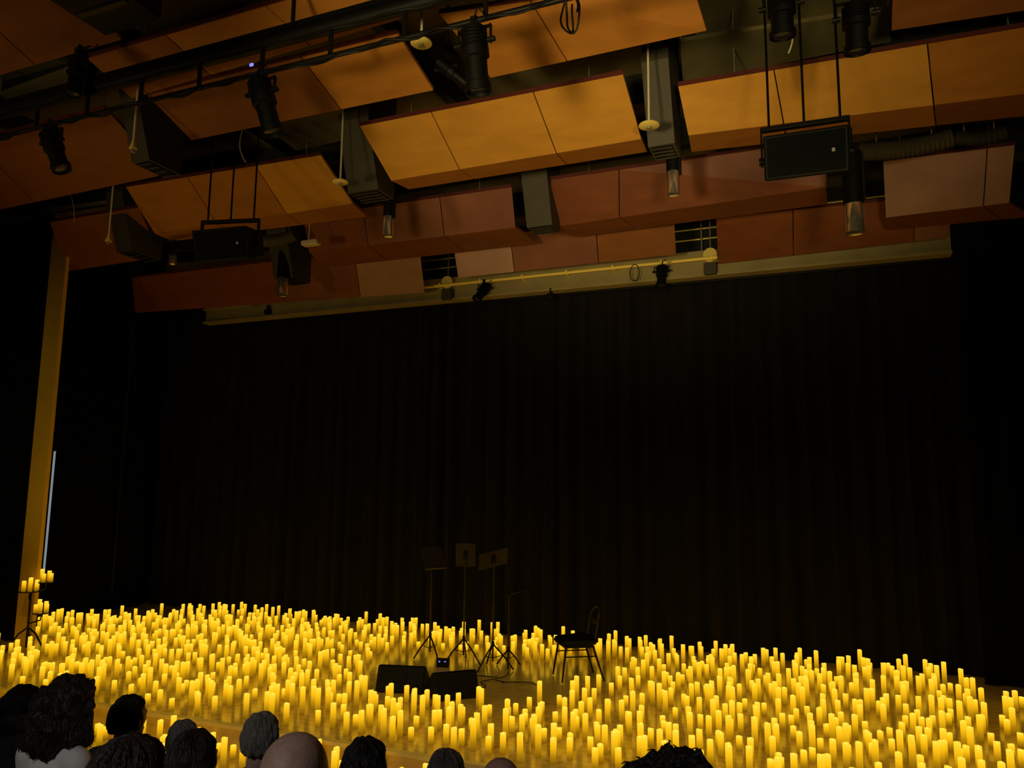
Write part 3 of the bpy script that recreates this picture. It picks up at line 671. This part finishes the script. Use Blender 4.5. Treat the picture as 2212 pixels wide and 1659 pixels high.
# ------------------------------------------------------------ people
def remesh(mb, name, vox, m, smooth_it=4):
    me = mb.mesh('tmp'); ob = bpy.data.objects.new('tmp', me); COL.objects.link(ob)
    md = ob.modifiers.new('r', 'REMESH'); md.mode = 'VOXEL'; md.voxel_size = vox
    s_ = ob.modifiers.new('s', 'SMOOTH'); s_.factor = .5; s_.iterations = smooth_it
    dg = bpy.context.evaluated_depsgraph_get(); out = bpy.data.meshes.new_from_object(ob.evaluated_get(dg)); out.name = name
    bpy.data.objects.remove(ob)
    for p in out.polygons: p.use_smooth = True
    out.materials.clear(); out.materials.append(M[m]); return out
HC = Vector((0, .035, 1.175))
def body_mb():
    b = MB()
    def hf(d):
        q = 1.0
        if d.z < -.2: q *= 1-.16*min(1, (-d.z-.2)/.6)*(1 if d.y > 0 else .9)
        if d.y > .5 and -.15 < d.z < .2 and abs(abs(d.x)-.38) < .2: q *= .965
        return q
    b.ball(HC, (.078, .097, .106), nu=32, nv=24, fn=hf)
    b.ball(HC+Vector((0, -.014, .020)), (.083, .094, .090), nu=32, nv=24)      # fuller, rounder cranium
    b.ball(HC+Vector((0, .040, -.072)), (.048, .048, .044))
    b.ball(HC+Vector((0, .098, -.022)), (.013, .022, .022)); b.ball(HC+Vector((0, .09, .005)), (.009, .016, .028))
    b.ball(HC+Vector((0, .088, -.058)), (.024, .012, .008)); b.ball(HC+Vector((0, .087, -.068)), (.02, .012, .008))
    for s_ in (-1, 1):
        b.ball(HC+Vector((s_*.03, .082, .008)), (.013, .010, .009))
        b.ball(HC+Vector((s_*.03, .085, .028)), (.022, .010, .006))
        b.ball(HC+Vector((s_*.085, .0, -.008)), (.013, .02, .033), Matrix.Rotation(s_*.3, 3, 'Z'))
    b.cap((0, .0, .98), HC+Vector((0, -.012, -.05)), .062, .058)
    b.cap((0, -.02, .55), (0, -.03, .72), .14, .135); b.cap((0, -.03, .72), (0, -.02, .90), .135, .12)
    b.ball((0, -.02, .86), (.185, .115, .16)); b.ball((0, 0, .56), (.18, .14, .11))
    for s_ in (-1, 1):
        b.cap((s_*.06, -.01, 1.0), (s_*.175, -.02, .955), .05, .062)
        b.cap((s_*.185, -.02, .95), (s_*.235, .03, .70), .056, .042)
        b.cap((s_*.235, .03, .70), (s_*.13, .26, .645), .042, .028)
        w = Vector((s_*.125, .275, .64))
        b.ball(w+Vector((s_*-.01, .045, 0)), (.038, .045, .016))
        for i, l in enumerate((.062, .072, .068, .052)):
            x0 = w+Vector((s_*(-.038+.02*i), .08, .002)); x1 = x0+Vector((0, l*.55, -.004)); x2 = x1+Vector((0, l*.4, -.018))
            b.cap(x0, x1, .0085, .008, 8); b.cap(x1, x2, .008, .007, 8)
        b.cap(w+Vector((-s_*.03, .02, 0)), w+Vector((-s_*.062, .06, -.005)), .011, .009, 8)
        b.cap((s_*.09, 0, .54), (s_*.12, .44, .52), .088, .06)
        b.cap((s_*.12, .44, .52), (s_*.125, .47, .09), .056, .036)
        b.cap((s_*.125, .46, .045), (s_*.135, .62, .035), .04, .032)
    return b
BODY = {}
for k in ('skin', 'skin2'): BODY[k] = remesh(body_mb(), 'body', .0085, k, 3)
def shirt_mb():
    b = MB()
    b.cap((0, -.02, .55), (0, -.03, .72), .155, .15); b.cap((0, -.03, .72), (0, -.02, .90), .15, .135)
    b.ball((0, -.02, .86), (.20, .13, .172)); b.ball((0, 0, .56), (.195, .155, .10)); b.cap((0, -.005, .97), (0, .0, 1.02), .078, .07)
    for s_ in (-1, 1):
        b.cap((s_*.06, -.01, .998), (s_*.175, -.02, .955), .062, .076)
        b.cap((s_*.185, -.02, .95), (s_*.235, .03, .70), .072, .056)
        b.cap((s_*.235, .03, .70), (s_*.15, .22, .655), .056, .042)
    return b
def trouser_mb():
    b = MB(); b.ball((0, 0, .54), (.192, .152, .105))
    for s_ in (-1, 1):
        b.cap((s_*.09, 0, .54), (s_*.12, .44, .52), .10, .072); b.cap((s_*.12, .44, .52), (s_*.125, .47, .12), .068, .052)
    return b
SH = {}
for k in ('c_white', 'c_dark', 'c_blue'): SH[k] = remesh(shirt_mb(), 'shirt', .012, k, 6)
TR = remesh(trouser_mb(), 'trousers', .014, 'c_dark', 5)
shb = MB()
for s_ in (-1, 1): shb.cap((s_*.125, .45, .05), (s_*.135, .63, .042), .05, .042)
SHOE = remesh(shb, 'shoes', .012, 'c_dark', 3)
def sstep(a, b, x): t_ = max(0, min(1, (x-a)/(b-a))); return t_*t_*(3-2*t_)
def hair_mesh(style, m, seed, vol):
    mb = MB(); big = style in ('curly', 'thick')
    def fn(d):
        face = sstep(.15, .55, d.y)*(1-sstep(.25, .6, d.z)); low = 1-sstep(-.75, -.35, d.z)
        if style in ('long', 'curly', 'bob'): low *= sstep(-.2, .3, d.y)
        q = 1.0+.05*noise.noise(Vector((math.atan2(d.y, d.x)*5, d.z*2, seed)))+.06*noise.noise(d*4+Vector((seed, 0, 0)))
        if big: q += .20*noise.noise(d*3.0+Vector((seed, 2, 0)))+.07*noise.noise(d*8+Vector((seed, 2, 0)))
        if style in ('bun', 'short', 'thick'): q *= 1-.25*low
        return q*(1-.22*face) if style != 'fringe' else q*(1-.22*max(face, sstep(-.05, .15, d.z)))
    e = vol; c = HC+Vector((0, -.012, .006))
    dn = {'short': 1, 'bun': 1, 'fringe': 1, 'thick': 1, 'bob': 1.25, 'long': 1.35, 'curly': 1.3}[style]
    ez = e*(.7 if style == 'thick' else 1)
    lf = lambda d: fn(d)*(1 if d.z > 0 else 1+(dn-1)*min(1, -d.z*1.6)*(1 if d.y < .2 else .3))
    mb.ball(c, (.087+e, .103+e, .114+ez), nu=64, nv=44, fn=lf)
    if style == 'bun': mb.ball(c+Vector((0, -.12, .02)), (.045, .04, .045), nu=24, nv=16, fn=lambda d: 1+.06*math.sin(math.atan2(d.y, d.x)*9+d.z*6))
    rr = random.Random(seed)
    if big:      # tousled locks following the mass, with loose ends
        for i in range(1500):
            d = Vector((rr.gauss(0, 1), rr.gauss(-.3, 1), rr.gauss(.0, 1))).normalized()
            if d.y > .35 and d.z < .35: continue
            pp = []; q0 = rr.uniform(.96, 1.0); lift = rr.uniform(-.002, .012); dirv = Vector((rr.gauss(0, .5), rr.gauss(0, .5), -1)); wv = rr.uniform(.2, .45)
            for k in range(7):
                dd = (d+dirv*.045*k+Vector((math.sin(k*1.7+i), math.cos(k*1.9+i), 0))*.05*wv).normalized()
                q = lf(dd)*(q0+lift*k)
                pp.append(c+Vector((dd.x*(.087+e)*q, dd.y*(.103+e)*q, dd.z*(.114+ez)*q)))
            mb.path(pp, [.0015, .003, .003, .003, .0025, .0018, .0006], 4)
    for i in range(0 if big else 1100):
        th = rr.uniform(-PI, PI)
        if style == 'fringe': z0 = rr.uniform(-.35, -.05)
        else: z0 = rr.uniform(-.1, .99)
        if math.sin(th) > .3 and z0 < .6: continue
        pp = []; sw = rr.uniform(-.07, .07); lift = rr.uniform(0, .010)
        for k in range(7):
            ph = math.asin(max(-1, min(1, z0)))-k*.11; dth = th+sw*k
            d = Vector((math.cos(ph)*math.cos(dth), math.cos(ph)*math.sin(dth), math.sin(ph)))
            q = fn(d)*(1.004+lift*k); pp.append(c+Vector((d.x*(.087+e)*q, d.y*(.103+e)*q, d.z*(.114+e)*q)))
        mb.path(pp, [.0006, .0012, .0013, .0013, .0012, .0008, .0004], 3)
    me = mb.mesh('hair')
    for p in me.polygons: p.use_smooth = True
    me.materials.append(M[m]); return me
ROWZ = {1: ZL, 2: 0, 3: .36}
def person(px, py, y, row, label, style, hm, vol, skin='skin', shirt='c_dark', turn=0.0, wid=1.0):
    top = hy(px, py, y); hairtop = .008+vol*(.7 if style == 'thick' else 1)+.004 if style and style != 'fringe' else 0
    s_ = (top.z-ROWZ[row])/(1.285+hairtop)
    face = Vector((-3.5, 9, 0))-Vector((top.x, top.y, 0)); rz = math.atan2(-face.x, face.y)*.6+turn
    off = Matrix.Rotation(rz, 3, 'Z') @ Vector((0, .025*s_, 0))
    t = thing('person', label, 'person', (top.x-off.x, top.y-off.y, ROWZ[row]), rz, local=True); t.scale = (s_*wid, s_*wid, s_)
    def ch(n, me): o = bpy.data.objects.new(n, me); COL.objects.link(o); o.parent = t; return o
    ch('body', BODY[skin]); ch('shirt', SH[shirt]); ch('trousers', TR); ch('shoes', SHOE)
    if style: ch('hair', hair_mesh(style, hm, px*.37, vol))
person(148, 1458, 3.0, 2, 'seated person with large dark curly hair and a pale grey top at the left', 'curly', 'h_brown', .070, shirt='c_white')
person(52, 1478, 3.95, 1, 'seated person with dark hair half hidden by the curly-haired person', 'bob', 'h_black', .050, wid=.95)
person(280, 1500, 3.6, 1, 'seated person with short dark hair and dark top, right of the curly hair', 'short', 'h_black', .004, shirt='c_blue', wid=.93)
person(398, 1554, 3.9, 1, 'seated person with short grey hair behind two darker heads', 'short', 'h_grey', .006, wid=.93)
person(420, 1574, 2.45, 2, 'seated person with brown hair left of the grey-haired person', 'short', 'h_brown', .006, wid=.96)
person(567, 1537, 2.98, 2, 'seated person with grey hair and dark clothes, above the bald head', 'short', 'h_grey', .002, skin='skin2', wid=.92)
person(282, 1586, 1.7, 3, 'seated person in the nearest row with full dark hair, below the short-haired head', 'bob', 'h_brown', .022)
person(640, 1582, 1.70, 3, 'seated bald person in the nearest row, seen from behind', None, None, 0, skin='skin2', wid=.97)
person(790, 1592, 2.80, 2, 'seated person with dark gathered hair right of the bald head', 'bun', 'h_black', .006, wid=.96)
person(965, 1617, 3.95, 1, 'seated person with dark grey straight hair at the bottom centre', 'short', 'h_dgrey', .022, wid=.95)
person(1082, 1637, 3.45, 1, 'seated balding person whose crown just shows at the bottom edge', 'fringe', 'h_dgrey', .004, skin='skin2', wid=.95)
person(1458, 1630, 1.75, 3, 'seated person with thick black hair alone at the bottom right of centre', 'thick', 'h_black', .040)

# ------------------------------------------------------------ lights
w = bpy.data.worlds.new('world'); S.world = w; w.use_nodes = True
w.node_tree.nodes['Background'].inputs[0].default_value = (.5, .4, .25, 1); w.node_tree.nodes['Background'].inputs[1].default_value = .01
def spot(name, loc, tgt, power, col, ang, blend=.8, rad=.3):
    l = bpy.data.lights.new(name, 'SPOT'); l.energy = power; l.color = col; l.spot_size = math.radians(ang); l.spot_blend = blend; l.shadow_soft_size = rad
    o = bpy.data.objects.new(name, l); COL.objects.link(o); o.location = loc
    o.rotation_euler = (Vector(tgt)-Vector(loc)).to_track_quat('-Z', 'Y').to_euler(); return o
spot('fill_light', (-2.0, -1.5, 2.2), (-2.4, 7.6, 6.3), 1400, (1, .77, .34), 38, 1.0, .4)  # added fill behind the camera, brightens the central ceiling panels
spot('fill_light', (1.5, -1.5, 2.2), (-.6, 7.6, 6.1), 920, (1, .77, .34), 40, 1.0, .4)  # added fill behind the camera, brightens the right ceiling panels
spot('fill_light', (-6.5, -1.0, 2.0), (-6.5, 8.6, 6.0), 360, (1, .72, .30), 50, 1.0, .4)  # added fill out of view, brightens the left ceiling panels
spot('fill_light', (-9.5, 3.5, 1.0), (-11.0, 8.0, 3.2), 75, (1, .72, .20), 50, 1.0, .2)  # added fill out of view, brightens the ochre column
spot('fill_light', (-2.0, -2.4, 4.6), (-2.3, 2.4, 1.0), 200, (1, .95, .9), 62, .8, .5)  # added fill behind the camera, lifts the audience out of the dark
# added dim amber fill spots near the lighting bar, brightening the stage floor
for x in (-7.5, -3.6, .2):
    spot('stage_fill', (x, BY+.25, 5.0), (x-.6, 8.5, 0), 165, (1, .68, .10), 84, 1.0, .15)
